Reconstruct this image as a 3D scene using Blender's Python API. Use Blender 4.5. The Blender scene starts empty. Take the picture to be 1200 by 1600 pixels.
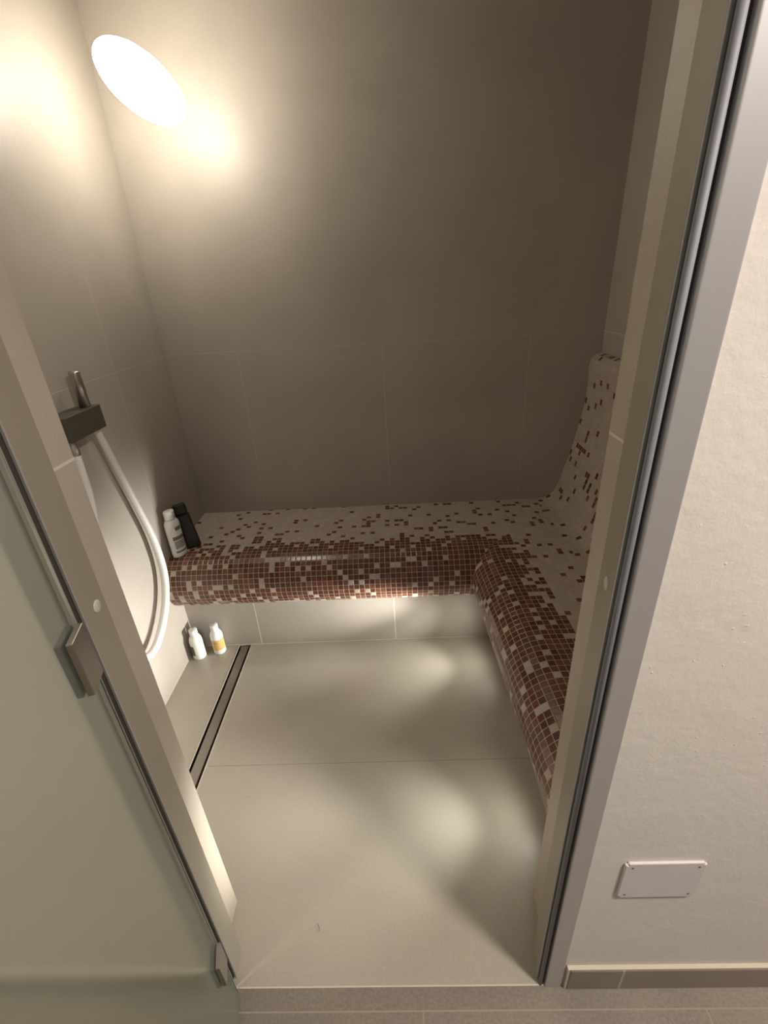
import bpy, bmesh, math, random
from mathutils import Vector, Matrix

random.seed(7)
scene = bpy.context.scene
COL = scene.collection

# ------------------------------------------------------------ camera
cam_data = bpy.data.cameras.new('camera')
cam = bpy.data.objects.new('camera', cam_data)
COL.objects.link(cam)
F_PX = 732.15
cam_data.sensor_fit = 'HORIZONTAL'
cam_data.sensor_width = 36.0
cam_data.lens = F_PX / 1200.0 * 36.0
cam_data.clip_start = 0.02
pit, yaw, rol = math.radians(-26.3362), math.radians(-2.1451), math.radians(-3.4941)
fw = Vector((math.sin(yaw) * math.cos(pit), math.cos(yaw) * math.cos(pit), math.sin(pit)))
r0 = fw.cross(Vector((0, 0, 1))).normalized()
u0 = r0.cross(fw)
r1 = math.cos(rol) * r0 + math.sin(rol) * u0
u1 = -math.sin(rol) * r0 + math.cos(rol) * u0
M = Matrix((r1, u1, -fw)).transposed().to_4x4()
M.translation = Vector((0.9424, -2.0204, 1.4331))
cam.matrix_world = M
scene.camera = cam

# ------------------------------------------------------------ view, world, lights
vs = scene.view_settings
vs.view_transform = 'Standard'
vs.look = 'None'
vs.exposure = 0.0
vs.gamma = 1.0
vs.use_curve_mapping = False

world = bpy.data.worlds.new('world')
scene.world = world
world.use_nodes = True
world.node_tree.nodes['Background'].inputs['Color'].default_value = (1.0, 0.92, 0.86, 1)
world.node_tree.nodes['Background'].inputs['Strength'].default_value = 0.19

P_BATH = 46.0        # bathroom ceiling lamp
P_SPOT = 95.0        # each under-bench spot
S_GLOBE = 32.0       # opal lamp in the shower corner


def add_light(name, kind, loc, target, energy, color, **kw):
    l = bpy.data.lights.new(name, kind)
    l.energy = energy
    l.color = color
    for k, v in kw.items():
        setattr(l, k, v)
    o = bpy.data.objects.new(name, l)
    COL.objects.link(o)
    o.location = loc
    d = Vector(target) - Vector(loc)
    o.rotation_euler = d.to_track_quat('-Z', 'Y').to_euler()
    return o


BATH = (1.92, -2.16, 2.40)
BATH_FILL = (-0.55, -2.45, 2.40)  # added fill lamp, unseen: brightens the wall behind the glass door
add_light('bathroom_area_light', 'AREA', BATH_FILL, (BATH_FILL[0], BATH_FILL[1], 0), 26, (1.0, 0.88, 0.77), shape='DISK', size=0.26)
add_light('bathroom_area_light', 'AREA', BATH, (BATH[0], BATH[1], 0), P_BATH, (1.0, 0.90, 0.80), shape='DISK', size=0.26)
SPOT_Y = (-0.57, -1.19)
for sy in SPOT_Y:
    # one lamp: bright narrow core and a weaker wide part of the beam
    add_light('bench_spot_core_light', 'SPOT', (1.314, sy, 0.15), (0.0, sy + 0.05, 0.33), P_SPOT, (1.0, 0.985, 0.93),
              spot_size=math.radians(50), spot_blend=1.0, shadow_soft_size=0.02)
    add_light('bench_spot_wide_light', 'SPOT', (1.314, sy, 0.15), (0.0, sy - 0.03, 0.10), P_SPOT * 0.15, (0.98, 0.98, 0.90),
              spot_size=math.radians(82), spot_blend=1.0, shadow_soft_size=0.02)
    add_light('bench_spot_spill_light', 'SPOT', (1.314, sy, 0.15), (0.0, sy, -0.05), P_SPOT * 0.021, (1.0, 0.97, 0.87),
              spot_size=math.radians(165), spot_blend=1.0, shadow_soft_size=0.03)


# ------------------------------------------------------------ node helpers
class NT:
    def __init__(self, name):
        self.m = bpy.data.materials.new(name)
        self.m.use_nodes = True
        self.t = self.m.node_tree
        self.b = self.t.nodes['Principled BSDF']

    def n(self, typ, **kw):
        x = self.t.nodes.new(typ)
        for k, v in kw.items():
            setattr(x, k, v)
        return x

    def link(self, a, b):
        self.t.links.new(a, b)

    def math(self, op, a, b=None, c=None):
        x = self.n('ShaderNodeMath', operation=op)
        for i, v in enumerate((a, b, c)):
            if v is None:
                continue
            if isinstance(v, (int, float)):
                x.inputs[i].default_value = v
            else:
                self.link(v, x.inputs[i])
        return x.outputs[0]

    def mix(self, fac, a, b):
        x = self.n('ShaderNodeMix', data_type='RGBA')
        for s, v in ((x.inputs[0], fac), (x.inputs[6], a), (x.inputs[7], b)):
            if isinstance(v, (int, float)):
                s.default_value = v
            elif isinstance(v, tuple):
                s.default_value = (*v[:3], 1)
            else:
                self.link(v, s)
        return x.outputs[2]

    def coords(self):
        tc = self.n('ShaderNodeTexCoord')
        s = self.n('ShaderNodeSeparateXYZ')
        self.link(tc.outputs['Object'], s.inputs[0])
        return tc.outputs['Object'], s.outputs

    def noise(self, vec, scale, detail=4, rough=0.55):
        x = self.n('ShaderNodeTexNoise')
        x.inputs['Scale'].default_value = scale
        x.inputs['Detail'].default_value = detail
        x.inputs['Roughness'].default_value = rough
        self.link(vec, x.inputs['Vector'])
        return x.outputs['Fac']

    def bump(self, h, strength, dist):
        x = self.n('ShaderNodeBump')
        x.inputs['Strength'].default_value = strength
        x.inputs['Distance'].default_value = dist
        self.link(h, x.inputs['Height'])
        self.link(x.outputs[0], self.b.inputs['Normal'])


def simple(name, col, rough=0.5, metal=0.0, **kw):
    m = NT(name)
    m.b.inputs['Base Color'].default_value = (*col, 1)
    m.b.inputs['Roughness'].default_value = rough
    m.b.inputs['Metallic'].default_value = metal
    for k, v in kw.items():
        m.b.inputs[k].default_value = v
    return m.m


def tile_mat(name, col, grout, joints, rough=0.45, var=0.10, speck=0.0, spec=0.5, dark=()):
    """large format porcelain; joints: (axis, position, half width) or with a (axis2, lo, hi) limit"""
    m = NT(name)
    vec, xyz = m.coords()
    big = m.noise(vec, 2.2, 5)
    fine = m.noise(vec, 160, 2)
    c1 = tuple(c * (1 - var) for c in col)
    c2 = tuple(min(1, c * (1 + var)) for c in col)
    mr = m.n('ShaderNodeMapRange')
    mr.inputs[1].default_value = 0.3
    mr.inputs[2].default_value = 0.7
    m.link(big, mr.inputs[0])
    base = m.mix(mr.outputs[0], c1, c2)
    f2 = m.math('MULTIPLY', m.math('SUBTRACT', fine, 0.5), 1.2)
    f2 = m.math('ADD', m.math('MULTIPLY', f2, 0.10 + speck), 1.0)
    vm = m.n('ShaderNodeVectorMath', operation='SCALE')
    m.link(base, vm.inputs[0])
    m.link(f2, vm.inputs['Scale'])
    base = vm.outputs[0]
    mask = None
    for j in joints:
        k = m.math('COMPARE', xyz[j[0]], j[1], j[2])
        if len(j) > 3:
            a, lo, hi = j[3]
            k = m.math('MULTIPLY', k, m.math('GREATER_THAN', xyz[a], lo))
            k = m.math('MULTIPLY', k, m.math('LESS_THAN', xyz[a], hi))
        mask = k if mask is None else m.math('MAXIMUM', mask, k)
    if mask is not None:
        base = m.mix(mask, base, grout)
        h = m.math('SUBTRACT', m.math('MULTIPLY', fine, 0.12), mask)
        m.bump(h, 0.35, 0.0012)
    else:
        m.bump(fine, 0.15, 0.0006)
    m.link(base, m.b.inputs['Base Color'])
    m.b.inputs['Roughness'].default_value = rough
    m.b.inputs['Specular IOR Level'].default_value = spec
    return m.m


TILE = (0.40, 0.358, 0.308)
GROUT = (0.62, 0.55, 0.46)
GROUT_DIM = (0.50, 0.445, 0.37)
JZ = 1.2016
MAT = {}
MAT['tile_back'] = tile_mat('porcelain_back_wall', TILE, GROUT_DIM, [(0, 0.3009, .0016, (2, -1, JZ)), (0, 0.9009, .0016, (2, -1, JZ)), (0, 1.5009, .0016, (2, -1, JZ)), (2, JZ, .0013)])
MAT['tile_left'] = tile_mat('porcelain_left_wall', TILE, GROUT_DIM, [(1, -0.397, .0016, (2, -1, 1.5)), (1, -0.997, .0016, (2, -1, 1.5)), (2, JZ, .0013), (2, 0.0, .004)])
MAT['tile_right'] = tile_mat('porcelain_right_wall', TILE, GROUT, [(1, -0.6, .0016), (1, -1.2, .0016), (2, JZ, .0015)])
MAT['tile_jamb'] = tile_mat('porcelain_reveal', (0.43, 0.37, 0.30), (0.66, 0.58, 0.48), [(2, 1.225, .0022)], speck=.05)
MAT['tile_apron'] = tile_mat('porcelain_bench_front', TILE, (0.66, 0.60, 0.50), [(0, 0.3009 - 0.9, .002, (1, -.3, -.18)), (0, 0.9009 - 0.9, .002, (1, -.3, -.18)), (2, 0.0, .003)])
MAT['floor_in'] = tile_mat('porcelain_floor', (0.40, 0.362, 0.300), (0.22, 0.19, 0.15), [(1, -0.995, .0008, (0, .26, 2)), (0, 0.226, .0012, (1, -1.5, -1.2))], rough=0.36, var=.08, speck=.08)
MAT['floor_out'] = tile_mat('stone_floor', (0.215, 0.182, 0.148), (0.31, 0.265, 0.215), [(1, -1.588, .0014), (0, 0.945, .0014, (1, -9, -1.588)), (1, -2.19, .0014), (0, 1.55, .0014, (1, -9, -1.588)), (0, 0.345, .0014, (1, -9, -1.588))], rough=0.55, var=.22, speck=.5)
MAT['skirt'] = tile_mat('skirting_tile', (0.26, 0.215, 0.17), (0.5, 0.45, 0.38), [(0, 1.378, .0022), (0, 1.978, .0022), (0, .15, .0022)], rough=0.5, var=.12)
MAT['grout'] = simple('silicone', (0.60, 0.53, 0.44), 0.6)


def plaster():
    m = NT('white_plaster')
    vec, xyz = m.coords()
    a = m.noise(vec, 55, 5, 0.6)
    b = m.noise(vec, 9, 3)
    vor = m.n('ShaderNodeTexVoronoi')
    vor.inputs['Scale'].default_value = 75
    vor.inputs['Randomness'].default_value = 1.0
    warp = m.n('ShaderNodeVectorMath', operation='ADD')
    wn = m.n('ShaderNodeTexNoise')
    wn.inputs['Scale'].default_value = 60
    m.link(vec, wn.inputs['Vector'])
    ws = m.n('ShaderNodeVectorMath', operation='SCALE')
    ws.inputs['Scale'].default_value = 0.012
    m.link(wn.outputs['Color'], ws.inputs[0])
    m.link(vec, warp.inputs[0])
    m.link(ws.outputs[0], warp.inputs[1])
    m.link(warp.outputs[0], vor.inputs['Vector'])
    lump = m.math('SMOOTH_MAX', m.math('SUBTRACT', 0.16, vor.outputs['Distance']), 0.0, 0.05)
    gate = m.math('GREATER_THAN', m.noise(vec, 7, 2), 0.56)
    lump = m.math('MULTIPLY', lump, gate)
    h = m.math('ADD', m.math('MULTIPLY', a, 0.35), m.math('MULTIPLY', b, 0.9))
    h = m.math('ADD', h, m.math('MULTIPLY', lump, 1.6))
    m.bump(h, 0.55, 0.004)
    m.b.inputs['Base Color'].default_value = (0.72, 0.67, 0.61, 1)
    m.b.inputs['Roughness'].default_value = 0.85
    return m.m


MAT['plaster'] = plaster()
MAT['ceiling'] = simple('ceiling_paint', (0.6, 0.56, 0.5), 0.8)
MAT['alu'] = simple('greige_aluminium', (0.58, 0.56, 0.56), 0.42, 0.60)
MAT['jamb'] = simple('warm_greige_profile', (0.30, 0.265, 0.205), 0.45, 0.0)
MAT['gasket'] = simple('grey_rubber_gasket', (0.20, 0.20, 0.225), 0.62)
MAT['groove'] = simple('dark_groove', (0.05, 0.042, 0.035), 0.7)
MAT['cap'] = simple('pale_plastic_cap', (0.55, 0.52, 0.45), 0.5)
MAT['steel'] = simple('brushed_steel', (0.50, 0.47, 0.42), 0.30, 0.95)
MAT['bronze'] = simple('satin_brown_steel', (0.30, 0.27, 0.23), 0.38, 0.8)
MAT['dark_metal'] = simple('dark_grey_metal', (0.13, 0.12, 0.10), 0.45, 0.6)
MAT['white_hose'] = simple('white_rubber_hose', (0.72, 0.70, 0.66), 0.38)
MAT['white_plastic'] = simple('white_plastic', (0.80, 0.78, 0.74), 0.32)
MAT['black_plastic_and_shade'] = simple('black_plastic_and_shade', (0.012, 0.012, 0.012), 0.35)
MAT['plate_white'] = simple('white_cover_plate', (0.66, 0.62, 0.60), 0.45)
MAT['screw'] = simple('screw_metal', (0.22, 0.19, 0.16), 0.4, 0.6)
MAT['drain_black'] = simple('drain_gap', (0.012, 0.010, 0.009), 0.6)
MAT['grey_label'] = simple('grey_label', (0.16, 0.15, 0.15), 0.5)
MAT['dark_label'] = simple('dark_label', (0.07, 0.065, 0.055), 0.45)


def yellow_label():
    m = NT('ochre_label')
    vec, xyz = m.coords()
    k = m.math('COMPARE', xyz[2], 0.066, .0016)
    k2 = m.math('COMPARE', xyz[2], 0.059, .0009)
    k = m.math('MAXIMUM', k, m.math('MULTIPLY', k2, 0.6))
    n_ = m.math('GREATER_THAN', m.noise(vec, 320, 1), 0.48)
    k = m.math('MULTIPLY', k, n_)
    k = m.math('MULTIPLY', k, m.math('LESS_THAN', m.math('ABSOLUTE', xyz[0]), .012))
    c = m.mix(k, (0.62, 0.42, 0.15), (0.22, 0.12, 0.04))
    m.link(c, m.b.inputs['Base Color'])
    m.b.inputs['Roughness'].default_value = 0.45
    return m.m


MAT['yellow_label'] = yellow_label()


def mosaic():
    m = NT('glass_mosaic')
    at = m.n('ShaderNodeAttribute', attribute_name='kind')
    ti = m.n('ShaderNodeAttribute', attribute_name='tint')
    uv = m.n('ShaderNodeUVMap', uv_map='UVMap')
    s = m.n('ShaderNodeSeparateXYZ')
    m.link(uv.outputs[0], s.inputs[0])
    dx = m.math('ABSOLUTE', m.math('SUBTRACT', s.outputs[0], 0.5))
    dy = m.math('ABSOLUTE', m.math('SUBTRACT', s.outputs[1], 0.5))
    d = m.math('MAXIMUM', dx, dy)
    grout = m.math('GREATER_THAN', d, 0.455)
    brown = m.mix(ti.outputs['Fac'], (0.095, 0.034, 0.021), (0.190, 0.074, 0.045))
    beige = m.mix(ti.outputs['Fac'], (0.41, 0.355, 0.30), (0.49, 0.43, 0.37))
    vec, xyz = m.coords()
    ns = m.noise(vec, 220, 3)
    col = m.mix(at.outputs['Fac'], beige, brown)
    sc = m.n('ShaderNodeVectorMath', operation='SCALE')
    m.link(col, sc.inputs[0])
    m.link(m.math('ADD', m.math('MULTIPLY', ns, 0.5), 0.75), sc.inputs['Scale'])
    col = m.mix(grout, sc.outputs[0], (0.44, 0.35, 0.28))
    m.link(col, m.b.inputs['Base Color'])
    rg = m.math('SUBTRACT', 0.55, m.math('MULTIPLY', at.outputs['Fac'], 0.33))
    rg = m.math('ADD', rg, m.math('MULTIPLY', grout, 0.5))
    m.link(rg, m.b.inputs['Roughness'])
    mr = m.n('ShaderNodeMapRange')
    mr.inputs[1].default_value = 0.38
    mr.inputs[2].default_value = 0.47
    mr.inputs[3].default_value = 1
    mr.inputs[4].default_value = 0
    m.link(d, mr.inputs[0])
    h = m.math('ADD', mr.outputs[0], m.math('MULTIPLY', m.noise(vec, 90, 2), 0.5))
    m.bump(h, 0.45, 0.0012)
    return m.m


MAT['mosaic'] = mosaic()


def frosted():
    m = NT('frosted_glass')
    t = m.t
    out = t.nodes['Material Output']
    t.nodes.remove(m.b)
    rf = m.n('ShaderNodeBsdfRefraction')
    rf.inputs['Color'].default_value = (0.95, 0.96, 0.89, 1)
    rf.inputs['Roughness'].default_value = 0.12
    rf.inputs['IOR'].default_value = 1.25
    gl = m.n('ShaderNodeBsdfGlossy')
    gl.inputs['Roughness'].default_value = 0.30
    tl = m.n('ShaderNodeBsdfTranslucent')
    tl.inputs['Color'].default_value = (0.80, 0.84, 0.74, 1)
    df = m.n('ShaderNodeBsdfDiffuse')
    df.inputs['Color'].default_value = (0.50, 0.54, 0.46, 1)
    a = m.n('ShaderNodeMixShader')
    a.inputs[0].default_value = 0.07
    m.link(rf.outputs[0], a.inputs[1])
    m.link(tl.outputs[0], a.inputs[2])
    b = m.n('ShaderNodeMixShader')
    b.inputs[0].default_value = 0.08
    m.link(a.outputs[0], b.inputs[1])
    m.link(df.outputs[0], b.inputs[2])
    c = m.n('ShaderNodeMixShader')
    c.inputs[0].default_value = 0.05
    m.link(b.outputs[0], c.inputs[1])
    m.link(gl.outputs[0], c.inputs[2])
    m.link(c.outputs[0], out.inputs['Surface'])
    return m.m


MAT['glass'] = frosted()


def emit(name, col, s):
    m = NT(name)
    m.b.inputs['Base Color'].default_value = (0.8, 0.8, 0.78, 1)
    m.b.inputs['Emission Color'].default_value = (*col, 1)
    m.b.inputs['Emission Strength'].default_value = s
    return m.m


MAT['opal'] = emit('lit_opal_shade', (1.0, 0.92, 0.79), S_GLOBE)
MAT['led'] = emit('lit_spot_lens', (1.0, 0.97, 0.82), 12.0)


# ------------------------------------------------------------ mesh helpers
def obj(name, bm, mats, parent=None, smooth=False, bevel=0.0, seg=2):
    if bevel:
        bmesh.ops.remove_doubles(bm, verts=bm.verts, dist=1e-6)
    bmesh.ops.recalc_face_normals(bm, faces=bm.faces)
    me = bpy.data.meshes.new(name)
    bm.to_mesh(me)
    bm.free()
    if not isinstance(mats, (list, tuple)):
        mats = [mats]
    for m in mats:
        me.materials.append(m)
    o = bpy.data.objects.new(name, me)
    COL.objects.link(o)
    if parent:
        o.parent = parent
    if smooth:
        for p in me.polygons:
            p.use_smooth = True
    if bevel:
        b = o.modifiers.new('bevel', 'BEVEL')
        b.width = bevel
        b.segments = seg
        b.limit_method = 'ANGLE'
        b.angle_limit = math.radians(35)
    return o


def tag(o, label, cat, group=None):
    o['label'] = label
    o['category'] = cat
    if group:
        o['group'] = group
    return o


def struct(o):
    o['kind'] = 'structure'
    return o


def empty(name, loc=(0, 0, 0)):
    o = bpy.data.objects.new(name, None)
    COL.objects.link(o)
    o.empty_display_size = 0.05
    o.location = loc
    return o


def box(bm, x0, x1, y0, y1, z0, z1, mi=0):
    v = [bm.verts.new(c) for c in ((x0, y0, z0), (x1, y0, z0), (x1, y1, z0), (x0, y1, z0), (x0, y0, z1), (x1, y0, z1), (x1, y1, z1), (x0, y1, z1))]
    fs = []
    for q in ((3, 2, 1, 0), (4, 5, 6, 7), (0, 1, 5, 4), (1, 2, 6, 5), (2, 3, 7, 6), (3, 0, 4, 7)):
        f = bm.faces.new([v[i] for i in q])
        f.material_index = mi
        fs.append(f)
    return fs  # bottom, top, front(-y), right(+x), back(+y), left(-x)


def prism(bm, pts, z0, z1, mi=0):
    """extrude an xy outline in z"""
    a = [bm.verts.new((x, y, z0)) for x, y in pts]
    b = [bm.verts.new((x, y, z1)) for x, y in pts]
    n = len(pts)
    for i in range(n):
        f = bm.faces.new((a[i], a[(i + 1) % n], b[(i + 1) % n], b[i]))
        f.material_index = mi
    bm.faces.new(a[::-1]).material_index = mi
    bm.faces.new(b).material_index = mi


def tube(bm, pts, rad, n=16, cap=True):
    pts = [Vector(p) for p in pts]
    rads = rad if isinstance(rad, (list, tuple)) else [rad] * len(pts)
    up = None
    rings = []
    for i, p in enumerate(pts):
        t = (pts[min(i + 1, len(pts) - 1)] - pts[max(i - 1, 0)]).normalized()
        if up is None:
            up = t.orthogonal().normalized()
        up = (up - t * up.dot(t)).normalized()
        s = t.cross(up)
        rings.append([bm.verts.new(p + rads[i] * (math.cos(a) * up + math.sin(a) * s)) for a in [2 * math.pi * k / n for k in range(n)]])
    for r1_, r2_ in zip(rings, rings[1:]):
        for k in range(n):
            bm.faces.new((r1_[k], r1_[(k + 1) % n], r2_[(k + 1) % n], r2_[k]))
    if cap:
        bm.faces.new(rings[0][::-1])
        bm.faces.new(rings[-1])


def lathe(bm, prof, n=32, sx=1.0, sy=1.0, a0=0.0, a1=2 * math.pi):
    """prof: (radius, z) from bottom to top; closed ends where radius is 0"""
    full = abs(a1 - a0 - 2 * math.pi) < 1e-6
    m = n if full else n + 1
    rings = []
    for r, z in prof:
        if r < 1e-6:
            rings.append([bm.verts.new((0, 0, z))])
        else:
            rings.append([bm.verts.new((r * sx * math.cos(a0 + (a1 - a0) * k / n), r * sy * math.sin(a0 + (a1 - a0) * k / n), z)) for k in range(m)])
    cnt = n
    for A, B in zip(rings, rings[1:]):
        for k in range(cnt):
            k2 = (k + 1) % m
            if len(A) == 1 and len(B) == 1:
                continue
            if len(A) == 1:
                bm.faces.new((A[0], B[k2], B[k]))
            elif len(B) == 1:
                bm.faces.new((A[k], A[k2], B[0]))
            else:
                bm.faces.new((A[k], A[k2], B[k2], B[k]))


def catmull(pts, sub=8):
    P = [Vector(p) for p in pts]
    P = [2 * P[0] - P[1]] + P + [2 * P[-1] - P[-2]]
    out = []
    for i in range(1, len(P) - 2):
        for s in range(sub):
            t = s / sub
            a, b, c, d = P[i - 1], P[i], P[i + 1], P[i + 2]
            out.append(0.5 * ((2 * b) + (c - a) * t + (2 * a - 5 * b + 4 * c - d) * t * t + (-a + 3 * b - 3 * c + d) * t ** 3))
    out.append(P[-2])
    return out


# ------------------------------------------------------------ room shell
W, YF, YO, H = 1.7964, -1.38, -1.546, 2.36
TOP = 2.10
XL, XR = 0.473, 1.240          # tiled reveals

bm = bmesh.new(); box(bm, -0.12, W + 0.12, 0, 0.12, 0, H)
struct(obj('wall_back', bm, MAT['tile_back']))
bm = bmesh.new(); box(bm, -0.12, 0, YF, 0, 0, H)
struct(obj('wall_left', bm, MAT['tile_left']))
bm = bmesh.new(); box(bm, W, W + 0.12, YF, 0, 0, H)
struct(obj('wall_right', bm, MAT['tile_right']))
bm = bmesh.new(); box(bm, -0.12, W + 0.12, YF, 0.12, H, H + 0.1)
struct(obj('ceiling', bm, MAT['ceiling']))

bm = bmesh.new()
# 0 inner tile, 1 plaster, 2 reveal tile
for x0, x1, z0, z1 in ((-1.3, XL, 0, TOP + .04), (XR, 3.4, 0, TOP + .04), (-1.3, 3.4, TOP + .04, 2.6)):
    f = box(bm, x0, x1, YO, YF, z0, z1)
    f[2].material_index = 1
    f[4].material_index = 0
    f[3].material_index = 2 if abs(x1 - XL) < 1e-6 else 1
    f[5].material_index = 2 if abs(x0 - XR) < 1e-6 else 1
    f[0].material_index = 2
struct(obj('wall_front', bm, [MAT['tile_back'], MAT['plaster'], MAT['tile_jamb']]))

# shower floor with the drain slot left open
DX0, DX1, DY0, DY1 = 0.198, 0.252, -1.22, -0.408
bm = bmesh.new()
box(bm, -0.12, DX0, YF, 0.12, -0.06, 0)
box(bm, DX1, W + 0.12, YF, 0.12, -0.06, 0)
box(bm, DX0, DX1, DY1, 0.12, -0.06, 0)
box(bm, DX0, DX1, YF, DY0, -0.06, 0)
box(bm, XL, XR, YO, YF, -0.06, 0)
struct(obj('floor', bm, MAT['floor_in']))
bm = bmesh.new()
box(bm, -1.3, 3.4, -4.2, YO - .003, -0.06, 0)
struct(obj('floor', bm, MAT['floor_out']))
bm = bmesh.new()
box(bm, XL, XR + .02, YO - .003, YO, -0.06, 0.0004)
struct(obj('trim_3', bm, MAT['grout']))

# skirting of the bathroom wall
def skirting(name, x0, x1):
    bm = bmesh.new()
    box(bm, x0, x1, YO - .010, YO, 0.0, 0.087)
    o = struct(obj(name, bm, MAT['skirt'], bevel=0.004, seg=3))
    bm = bmesh.new()
    box(bm, x0 - (.005 if x0 > 0 else 0), x1 + (0 if x0 > 0 else .005), YO - .0085, YO, 0.087, 0.0905)
    if x0 > 0:
        box(bm, x0 - .005, x0, YO - .0085, YO, 0.0, 0.087)
    else:
        box(bm, x1, x1 + .005, YO - .0085, YO, 0.0, 0.087)
    obj('silicone_joint', bm, MAT['grout'], o, bevel=0.001)


skirting('baseboard_right', 1.264, 3.4)
skirting('baseboard_left', -1.3, 0.459)

# ------------------------------------------------------------ door frame (two uprights and a head)
def upright(side):
    """profile outline for the left upright in local x (0 = reveal face, + towards the opening); mirrored for the right"""
    if side == 'left':
        fx, s = 0.515, 1
    else:
        fx, s = 1.207, -1
    X = lambda d: fx - s * d        # d measured from the jamb face into the wall
    out = empty('trim_1' if side == 'left' else 'trim_2', (fx, YO, 0))
    struct(out)
    inv = Matrix.Translation((-fx, -YO, 0))

    def add(name, bm, mat, **kw):
        bmesh.ops.transform(bm, matrix=inv, verts=bm.verts)
        return obj(name, bm, mat, out, **kw)
    # jamb profile
    bm = bmesh.new()
    depth_in = 0.044 if side == 'left' else 0.036
    far = X(depth_in - 0.002)
    if side == 'left':
        prism(bm, [(0.517, -1.528), (0.509, -1.472), (0.503, -1.466), (far, -1.466), (far, -1.531)], 0, TOP)
    else:
        prism(bm, [(1.205, -1.534), (1.2185, -1.468), (1.2235, -1.462), (far, -1.462), (far, -1.531)], 0, TOP)
    add('jamb_profile', bm, MAT['jamb'], bevel=0.0008)
    # bright bead at the front edge of the jamb profile
    bm = bmesh.new()
    ye = -1.528 if side == 'left' else -1.534
    ex = 0.517 if side == 'left' else 1.205
    prism(bm, [(ex, ye - .002), (ex, ye), (ex - s * .005, ye), (ex - s * .005, ye - .002)], 0, TOP)
    add('profile_bead', bm, MAT['alu'], bevel=0.001)
    # dark groove bed
    bm = bmesh.new()
    prism(bm, [(X(0.0055), -1.543), (X(0.0055), -1.526), (X(0.0138), -1.526), (X(0.0138), -1.543)], 0, TOP)
    add('groove', bm, MAT['groove'])
    # gasket: thin rib and rounded lip
    bm = bmesh.new()
    c = (X(0.0028), -1.5450)
    prism(bm, [(c[0] + 0.0042 * math.cos(a), c[1] + 0.0042 * math.sin(a)) for a in [2 * math.pi * k / 20 for k in range(20)]], 0, TOP)
    g = add('gasket', bm, MAT['gasket'], smooth=True)
    # flange
    bm = bmesh.new()
    prism(bm, [(X(0.0115), -1.5515), (X(0.0115), -1.540), (X(0.047), -1.540), (X(0.047), -1.5515)], 0, TOP)
    add('flange', bm, MAT['alu'], bevel=0.003, seg=4)
    # screw caps
    for z in (1.045 if side == 'left' else 1.058, 1.95):
        bm = bmesh.new()
        lathe(bm, [(0, 0), (0.0095, 0), (0.0095, .0008), (0.0082, .0018), (0, .0021)], 24)
        rot = Matrix.Rotation(math.radians(90 * s), 4, 'Y')
        cy = -1.494 if side == 'left' else -1.505
        cx_ = 0.5118 if side == 'left' else 1.2110
        tilt = Matrix.Rotation(math.radians(8 if side == 'left' else -12), 4, 'Z')
        bmesh.ops.transform(bm, matrix=Matrix.Translation((cx_, cy, z)) @ tilt @ rot, verts=bm.verts)
        add('screw_cap', bm, MAT['cap'], smooth=True)
    return out


upright('left')
upright('right')
bm = bmesh.new()
box(bm, 0.468, 1.254, -1.5515, -1.455, TOP, TOP + .045)
struct(obj('trim_4', bm, MAT['alu'], bevel=0.0015))

# ------------------------------------------------------------ frosted glass door, standing open
door = struct(empty('door_1', (0.527, -1.560, 0)))
door.rotation_euler = (0, 0, math.atan2(-0.959, 0.283))
bm = bmesh.new()
box(bm, 0.5135, 0.5275, -1.5568, -1.5538, 0.012, 2.08)
bmesh.ops.transform(bm, matrix=(Matrix.Translation((0.527, -1.560, 0)) @ Matrix.Rotation(math.atan2(-0.959, 0.283), 4, 'Z')).inverted(), verts=bm.verts)
obj('light_block_seal', bm, simple('light_block_plastic', (0.30, 0.28, 0.25), 0.4), door, bevel=0.0008)  # seal fin added to stop lamp light leaking past the hinge edge
bm = bmesh.new()
box(bm, 0.0, 0.665, -0.004, 0.004, 0.008, 2.085)
obj('glass_pane', bm, MAT['glass'], door, bevel=0.0008)
for z0, z1 in ((0.176, 0.250), (0.988, 1.070), (1.80, 1.885)):
    h = None
    for y0, y1 in ((0.0042, 0.0125), (-0.0125, -0.0042)):
        bm = bmesh.new()
        box(bm, 0.004, 0.047, y0, y1, z0, z1)
        if h is None:
            h = obj('hinge_plate', bm, MAT['bronze'], door, bevel=0.0012)
        else:
            obj('hinge_plate', bm, MAT['black_plastic_and_shade'], door, bevel=0.0012)  # rear plate blackened: its shade and dark gasket put into the colour

# ------------------------------------------------------------ bench
ZS, RR, P = 0.4703, 0.115, 0.0208
YC, XC = -0.385, 1.327
ZC = ZS - RR
rnd = random.Random(11)


def density_back(x, y, z):
    if z < ZS - 0.0005:
        return 0.89 - (0.24 if z < ZC - 0.07 else 0.0)
    wob = 0.012 * math.sin(x * 9.0) + 0.010 * math.sin(x * 23 + 1)
    d = y + 0.395 + wob
    return 0.85 if d < 0.035 else 0.60 if d < 0.06 else 0.32 if d < 0.09 else 0.11


def density_right(x, y, z):
    if z < ZS - 0.0005:
        return 0.90 - (0.22 if z < ZC - 0.07 else 0.0)
    d = x - 1.315 - max(0.0, (-y - 0.6)) * 0.16 + 0.012 * math.sin(y * 15)
    return 0.85 if d < 0.035 else 0.60 if d < 0.06 else 0.30 if d < 0.10 else 0.10


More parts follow.
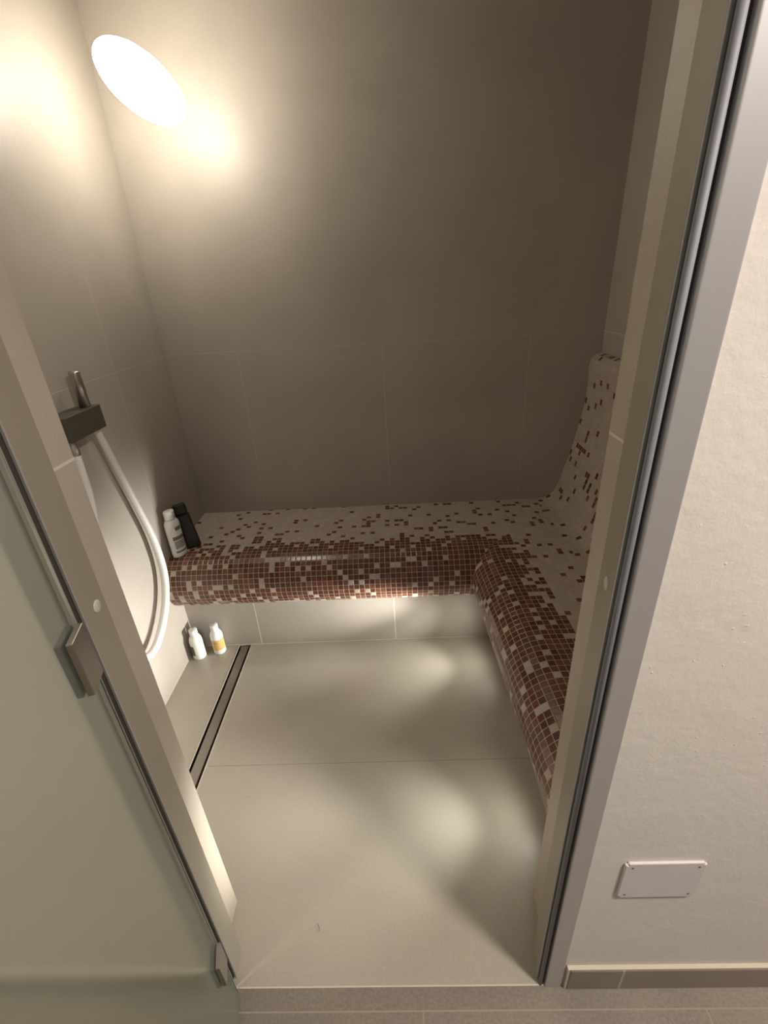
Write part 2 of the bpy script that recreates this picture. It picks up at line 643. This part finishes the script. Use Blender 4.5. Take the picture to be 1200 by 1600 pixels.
def grid(bm, prof, us, place, dens, kl, tl, uvl):
    """prof: list of profile points one tile apart; us: positions along"""
    rows = [[bm.verts.new(place(u, q)) for u in us] for q in prof]
    for j in range(len(prof) - 1):
        for i in range(len(us) - 1):
            f = bm.faces.new((rows[j][i], rows[j][i + 1], rows[j + 1][i + 1], rows[j + 1][i]))
            c = f.calc_center_median()
            k = 1.0 if rnd.random() < dens(c.x, c.y, c.z) else 0.0
            t = rnd.random() ** 1.8
            for lp, uv in zip(f.loops, ((0, 0), (1, 0), (1, 1), (0, 1))):
                lp[kl] = (k, k, k, 1)
                lp[tl] = (t, t, t, 1)
                lp[uvl].uv = uv


def new_mosaic():
    bm = bmesh.new()
    return bm, bm.loops.layers.float_color.new('kind'), bm.loops.layers.float_color.new('tint'), bm.loops.layers.uv.new('UVMap')


def bench_profile(run):
    """(outward offset from roll centre, z): from under the roll, round the nose, along the seat"""
    pts = []
    n = int(round(math.radians(180) * RR / P))
    for k in range(n + 1):
        a = -math.pi / 2 - math.pi * k / n
        pts.append((math.cos(a) * RR, ZC + math.sin(a) * RR))
    k = 1
    while k * P < run + P:
        pts.append((k * P, ZS))
        k += 1
    return pts


bench = empty('tiled_bench', (0.9, -0.2, 0))
tag(bench, 'L-shaped built-in bench covered in brown and beige mosaic along back and right walls', 'bench')
binv = Matrix.Translation((-0.9, 0.2, 0))

bm, kl, tl, uvl = new_mosaic()
us = [0.0012 + P * i for i in range(int(1.80 / P) + 1)]
grid(bm, bench_profile(-YC), us, lambda u, q: (u, YC + q[0], q[1]), density_back, kl, tl, uvl)
n45 = Vector((1, -1, 0)).normalized()
bmesh.ops.bisect_plane(bm, geom=bm.verts[:] + bm.edges[:] + bm.faces[:], plane_co=(XC, YC, 0), plane_no=n45, clear_outer=True)
bmesh.ops.bisect_plane(bm, geom=bm.verts[:] + bm.edges[:] + bm.faces[:], plane_co=(0, -0.0012, 0), plane_no=(0, 1, 0), clear_outer=True)
bmesh.ops.transform(bm, matrix=binv, verts=bm.verts)
obj('mosaic_seat', bm, MAT['mosaic'], bench)

bm, kl, tl, uvl = new_mosaic()
us = [-0.0012 - P * i for i in range(int(1.40 / P) + 1)]
grid(bm, bench_profile(W - XC), us, lambda u, q: (XC + q[0], u, q[1]), density_right, kl, tl, uvl)
bmesh.ops.bisect_plane(bm, geom=bm.verts[:] + bm.edges[:] + bm.faces[:], plane_co=(XC, YC, 0), plane_no=-n45, clear_outer=True)
bmesh.ops.bisect_plane(bm, geom=bm.verts[:] + bm.edges[:] + bm.faces[:], plane_co=(0, YF + .0012, 0), plane_no=(0, -1, 0), clear_outer=True)
bmesh.ops.bisect_plane(bm, geom=bm.verts[:] + bm.edges[:] + bm.faces[:], plane_co=(W - .0012, 0, 0), plane_no=(1, 0, 0), clear_outer=True)
cen = bm.verts.new((XC, YF + .0012, ZC))
ring = [bm.verts.new((XC + q[0], YF + .0012, q[1])) for q in bench_profile(0.0)]
for a, b_ in zip(ring, ring[1:]):
    f = bm.faces.new((a, b_, cen))
    for lp, uv in zip(f.loops, ((.5, .3), (.5, .35), (.5, .4))):
        lp[kl] = (0, 0, 0, 1)
        lp[tl] = (.5, .5, .5, 1)
        lp[uvl].uv = uv
for v in bm.verts:      # the front edge runs slightly askew towards the doorway
    v.co.x += 0.042 * max(0.0, -v.co.y - 0.5) * max(0.0, min(1.0, (W - v.co.x) / 0.45))
bmesh.ops.transform(bm, matrix=binv, verts=bm.verts)
obj('mosaic_seat', bm, MAT['mosaic'], bench)

# reclined backrest along the right wall
bk = catmull([(1.590, 0.4708, 0), (1.620, 0.4740, 0), (1.645, 0.483, 0), (1.665, 0.505, 0), (1.680, 0.540, 0), (1.697, 0.600, 0), (1.719, 0.69, 0), (1.739, 0.799, 0), (1.753, 0.892, 0), (1.758, 0.973, 0), (1.754, 1.045, 0), (1.756, 1.088, 0), (1.772, 1.112, 0), (1.800, 1.121, 0)], 16)
res_ = [bk[0]]
acc = 0.0
for a, b in zip(bk, bk[1:]):
    acc += (b - a).length
    if acc >= P:
        res_.append(b)
        acc = 0.0
res_.append(bk[-1])
bm, kl, tl, uvl = new_mosaic()
grid(bm, [(q.x, q.y) for q in res_], us, lambda u, q: (q[0], u, q[1]), lambda x, y, z: 0.095, kl, tl, uvl)
bmesh.ops.bisect_plane(bm, geom=bm.verts[:] + bm.edges[:] + bm.faces[:], plane_co=(0, YF + .0012, 0), plane_no=(0, -1, 0), clear_outer=True)
bmesh.ops.bisect_plane(bm, geom=bm.verts[:] + bm.edges[:] + bm.faces[:], plane_co=(W - .0012, 0, 0), plane_no=(1, 0, 0), clear_outer=True)
bmesh.ops.transform(bm, matrix=binv, verts=bm.verts)
obj('backrest', bm, MAT['mosaic'], bench)

# bench front below the roll (tiled body)
bm = bmesh.new()
AX = 1.335
ZT = ZC - 0.06
prism(bm, [(0.001, -0.406), (AX, -0.406), (AX, YF + .001), (W - .001, YF + .001), (W - .001, -0.001), (0.001, -0.001)], 0.0, ZT)
bmesh.ops.transform(bm, matrix=binv, verts=bm.verts)
obj('bench_front', bm, MAT['tile_apron'], bench)

# ------------------------------------------------------------ under-bench spots
for i, sy in enumerate(SPOT_Y):
    s = empty('recessed_spotlight', (AX, sy, 0.15))
    tag(s, ('round recessed spotlight under the right bench, the one nearer the back wall', 'round recessed spotlight under the right bench, the one nearer the doorway')[i], 'spotlight')
    rot = Matrix.Rotation(math.radians(-90), 4, 'Y')
    bm = bmesh.new()
    lathe(bm, [(0.013, 0.0), (0.013, 0.004), (0.016, 0.006), (0.020, 0.004), (0.021, 0.0)], 24)
    bmesh.ops.transform(bm, matrix=rot, verts=bm.verts)
    obj('ring', bm, MAT['steel'], s, smooth=True)
    bm = bmesh.new()
    lathe(bm, [(0, 0.0), (0.013, 0.0), (0.012, 0.003), (0, 0.004)], 20)
    bmesh.ops.transform(bm, matrix=rot, verts=bm.verts)
    obj('lens', bm, MAT['led'], s, smooth=True)

# ------------------------------------------------------------ opal lamp near the back-left corner
lamp = empty('wall_lamp', (0.150, 0.0, 2.062))
tag(lamp, 'glowing tilted opal wall lamp high in the back-left corner', 'lamp')
bm = bmesh.new()
lathe(bm, [(0, 0), (0.036, 0), (0.036, 0.010), (0.030, 0.018), (0, 0.018)], 32)
bmesh.ops.transform(bm, matrix=Matrix.Rotation(math.radians(90), 4, 'X'), verts=bm.verts)
obj('lamp_base', bm, MAT['white_plastic'], lamp, smooth=True)
bm = bmesh.new()
tube(bm, [(0, -0.012, 0), (0.05, -0.12, -0.04), (0.105, -0.27, -0.088)], 0.010, 16)
obj('lamp_arm', bm, MAT['white_plastic'], lamp, smooth=True)
bm = bmesh.new()
bmesh.ops.create_uvsphere(bm, u_segments=40, v_segments=28, radius=1.0)
axis = Vector((0.78, 0.0, -0.62)).normalized()
bmesh.ops.transform(bm, matrix=Matrix.Translation((0.118, -0.31, -0.096)) @ axis.to_track_quat('Z', 'Y').to_matrix().to_4x4() @ Matrix.Diagonal((0.070, 0.072, 0.132, 1)), verts=bm.verts)
obj('lamp_shade', bm, MAT['opal'], lamp, smooth=True)

# bathroom ceiling lamp and the added fill lamp (outside the frame)
for c, lb in ((BATH, 'round flush ceiling lamp of the bathroom to the right of the shower door'), (BATH_FILL, 'added unseen fill lamp lighting the bathroom wall left of the shower door')):
    lamp = empty('ceiling_lamp', (c[0], c[1], c[2] + .005))
    tag(lamp, lb, 'lamp', 'bathroom ceiling lamps')
    bm = bmesh.new()
    lathe(bm, [(0, 0.0), (0.14, 0.0), (0.155, 0.01), (0.155, 0.05), (0, 0.05)], 40)
    obj('lamp_housing', bm, MAT['white_plastic'], lamp)

# ------------------------------------------------------------ linear drain
dr = empty('shower_drain', (0.225, -0.8, 0))
tag(dr, 'long narrow linear floor drain with brownish steel cover beside the left wall', 'drain')
cx, cy = 0.225, -0.8
hw, y0, y1 = (DX1 - DX0) / 2, DY0 - cy, DY1 - cy
bm = bmesh.new()
box(bm, -hw, hw, y0, y1, -0.030, -0.026)
box(bm, -hw, -hw + .0015, y0, y1, -0.030, -0.001)
box(bm, hw - .0015, hw, y0, y1, -0.030, -0.001)
obj('channel', bm, MAT['drain_black'], dr)
bm = bmesh.new()
box(bm, -hw + .010, hw - .010, y0 + .004, y1 - .006, -0.020, -0.0015)
obj('cover', bm, MAT['bronze'], dr, bevel=0.001)
bm = bmesh.new()
box(bm, -hw - .002, -hw + .001, y0, y1 + .001, -0.003, 0.0006)
box(bm, hw - .001, hw + .002, y0, y1 + .001, -0.003, 0.0006)
obj('edge_strip', bm, MAT['grout'], dr)

# ------------------------------------------------------------ wall bracket, hand shower and hose
br = empty('shower_bracket', (0.0, -0.72, 1.115))
tag(br, 'dark grey rectangular hose bracket fixed on the left shower wall', 'shower bracket')
bm = bmesh.new()
box(bm, 0.0, 0.066, -0.088, 0.082, -0.034, 0.034)
obj('block', bm, MAT['dark_metal'], br, bevel=0.002)
bm = bmesh.new()
lathe(bm, [(0, -0.078), (0.0115, -0.078), (0.0125, -0.072), (0.0125, -0.036), (0.0145, -0.036), (0.0145, -0.033), (0, -0.033)], 24)
bmesh.ops.transform(bm, matrix=Matrix.Translation((0.040, -0.056, 0)), verts=bm.verts)
obj('outlet_nut', bm, MAT['steel'], br, smooth=True)

hs = empty('hand_shower', (0.040, -0.668, 1.15))
tag(hs, 'steel stick of the hand shower upright in its bracket with white hose loop', 'hand shower')
bm = bmesh.new()
lathe(bm, [(0, 0.0), (0.015, 0.0), (0.015, 0.096), (0.0142, 0.099), (0.0, 0.1)], 28)
obj('handle', bm, MAT['steel'], hs, smooth=True)
path = [(0.036, -0.655, 1.082), (0.034, -0.640, 1.050), (0.033, -0.600, 0.911), (0.032, -0.556, 0.746), (0.033, -0.530, 0.618),
        (0.035, -0.532, 0.490), (0.037, -0.574, 0.395), (0.038, -0.650, 0.324), (0.038, -0.735, 0.288), (0.038, -0.810, 0.310), (0.038, -0.870, 0.40), (0.038, -0.885, 0.52),
        (0.038, -0.865, 0.66), (0.038, -0.815, 0.80), (0.039, -0.785, 0.90), (0.040, -0.776, 1.04)]
bm = bmesh.new()
sp = catmull(path, 10)
rr_ = [0.0112 + 0.0030 * max(0.0, min(1.0, (0.95 - q.z) / 0.5)) for q in sp]
tube(bm, [q - Vector((0.040, -0.668, 1.15)) for q in sp], rr_, 20)
obj('hose', bm, MAT['white_hose'], hs, smooth=True)

# ------------------------------------------------------------ bottles
def bottle_mesh(name, parent, prof, mat, **kw):
    bm = bmesh.new()
    lathe(bm, prof, 36, **kw)
    return obj(name, bm, mat, parent, smooth=True)


def round_bottle(loc, h, r, label, label_mat, la0, la1, lz0, lz1, tall_cap):
    b = empty('bottle', loc)
    tag(b, label, 'bottle')
    k = r
    bottle_mesh('body', b, [(0, 0.0), (k * .86, 0.0), (k * .97, 0.004), (k, 0.010), (k, h * .60), (k * .97, h * .66), (k * .86, h * .72), (k * .70, h * .775), (k * .57, h * .80), (k * .57, h * .82), (0, h * .82)], MAT['white_plastic'])
    bottle_mesh('cap', b, [(0, h * .81), (k * .60, h * .81), (k * .62, h * .82), (k * .62, h * .985), (k * .58, h), (0, h)], MAT['white_plastic'])
    bm = bmesh.new()
    n = 20
    lo, hi = [], []
    for i in range(n + 1):
        a = math.radians(la0 + (la1 - la0) * i / n)
        lo.append(bm.verts.new(((k + .0005) * math.cos(a), (k + .0005) * math.sin(a), lz0)))
        hi.append(bm.verts.new(((k + .0005) * math.cos(a), (k + .0005) * math.sin(a), lz1)))
    for i in range(n):
        bm.faces.new((lo[i], lo[i + 1], hi[i + 1], hi[i]))
    o = obj('label', bm, label_mat, b, smooth=True)
    return b


round_bottle((0.042, -0.470, 0), 0.150, 0.0275, 'white round bottle with a small dark label on the floor against the left wall', MAT['dark_label'], 190, 262, 0.026, 0.076, True)
round_bottle((0.122, -0.442, 0), 0.150, 0.0262, 'white round bottle with an ochre yellow label on the floor before the bench', MAT['yellow_label'], 165, 375, 0.026, 0.080, True)

# white flat bottle on the bench
b = empty('bottle', (0.038, -0.388, ZS))
b.rotation_euler = (0, math.radians(0), math.radians(58))
tag(b, 'white oval bottle with grey printed label standing on the bench corner', 'bottle')
bottle_mesh('body', b, [(0, 0), (.026, 0), (.0300, .004), (.0315, .012), (.0315, .140), (.030, .152), (.024, .161), (.019, .166), (0, .168)], MAT['white_plastic'], sx=1.0, sy=0.66)
bottle_mesh('cap', b, [(0, .166), (.0215, .166), (.0215, .198), (.020, .201), (0, .202)], MAT['white_plastic'], sx=1.0, sy=0.72)
bm = bmesh.new()
def lab(z0, z1, a0, a1, mat):
    bm = bmesh.new()
    n = 14
    lo, hi = [], []
    for i in range(n + 1):
        a = math.radians(a0 + (a1 - a0) * i / n)
        x, y = .0320 * math.cos(a), .0320 * .66 * math.sin(a)
        lo.append(bm.verts.new((x, y, z0)))
        hi.append(bm.verts.new((x, y, z1)))
    for i in range(n):
        bm.faces.new((lo[i], lo[i + 1], hi[i + 1], hi[i]))
    obj('label', bm, mat, b, smooth=True)


MAT['pale_grey_label'] = simple('pale_grey_label', (0.33, 0.32, 0.31), 0.5)
lab(.118, .134, 262, 318, MAT['grey_label'])
lab(.078, .094, 228, 325, MAT['grey_label'])
lab(.040, .074, 232, 322, MAT['pale_grey_label'])
lab(.022, .030, 228, 325, MAT['grey_label'])

# black bottle
b = empty('bottle', (0.076, -0.325, ZS))
b.rotation_euler = (math.radians(-3), math.radians(-7), math.radians(20))
tag(b, 'tall black flat bottle leaning on the left wall behind the white bench bottle', 'bottle')
bm = bmesh.new()
box(bm, -.027, .027, -.014, .014, 0.003, .155)
obj('body', bm, MAT['black_plastic_and_shade'], b, bevel=0.007, seg=4)
bm = bmesh.new()
box(bm, -.0262, .0262, -.0135, .0135, .155, .200)
obj('cap', bm, MAT['black_plastic_and_shade'], b, bevel=0.009, seg=4)

# ------------------------------------------------------------ blank cover plate on the plaster wall
pl = empty('cover_plate', (1.386, YO, 0.430))
tag(pl, 'white rectangular blank cover plate screwed low on the plaster wall right of door', 'cover plate')
bm = bmesh.new()
box(bm, -.0715, .0715, -.006, 0.0, -.056, .056)
bmesh.ops.bevel(bm, geom=[e for e in bm.edges if abs(e.verts[0].co.y - e.verts[1].co.y) > .003], offset=.005, segments=4, affect='EDGES')
obj('plate', bm, MAT['plate_white'], pl, bevel=0.0025, seg=3)
for sx in (-1, 1):
    for sz in (-1, 1):
        bm = bmesh.new()
        lathe(bm, [(0, 0), (.0022, 0), (.0020, .0006), (0, .0008)], 14)
        bmesh.ops.transform(bm, matrix=Matrix.Translation((sx * .058, -.006, sz * .044)) @ Matrix.Rotation(math.radians(90), 4, 'X'), verts=bm.verts)
        obj('screw', bm, MAT['screw'], pl, smooth=True)

# a stray hair on the floor tile
bm = bmesh.new()
tube(bm, catmull([(0, 0, .0008), (.004, -.004, .001), (.007, -.010, .001), (.008, -.016, .0008)], 5), 0.0004, 6)
h = obj('hair', bm, MAT['black_plastic_and_shade'])
h.location = (0.690, -1.430, 0)
tag(h, 'tiny curved dark hair lying on the pale floor near the doorway', 'hair')
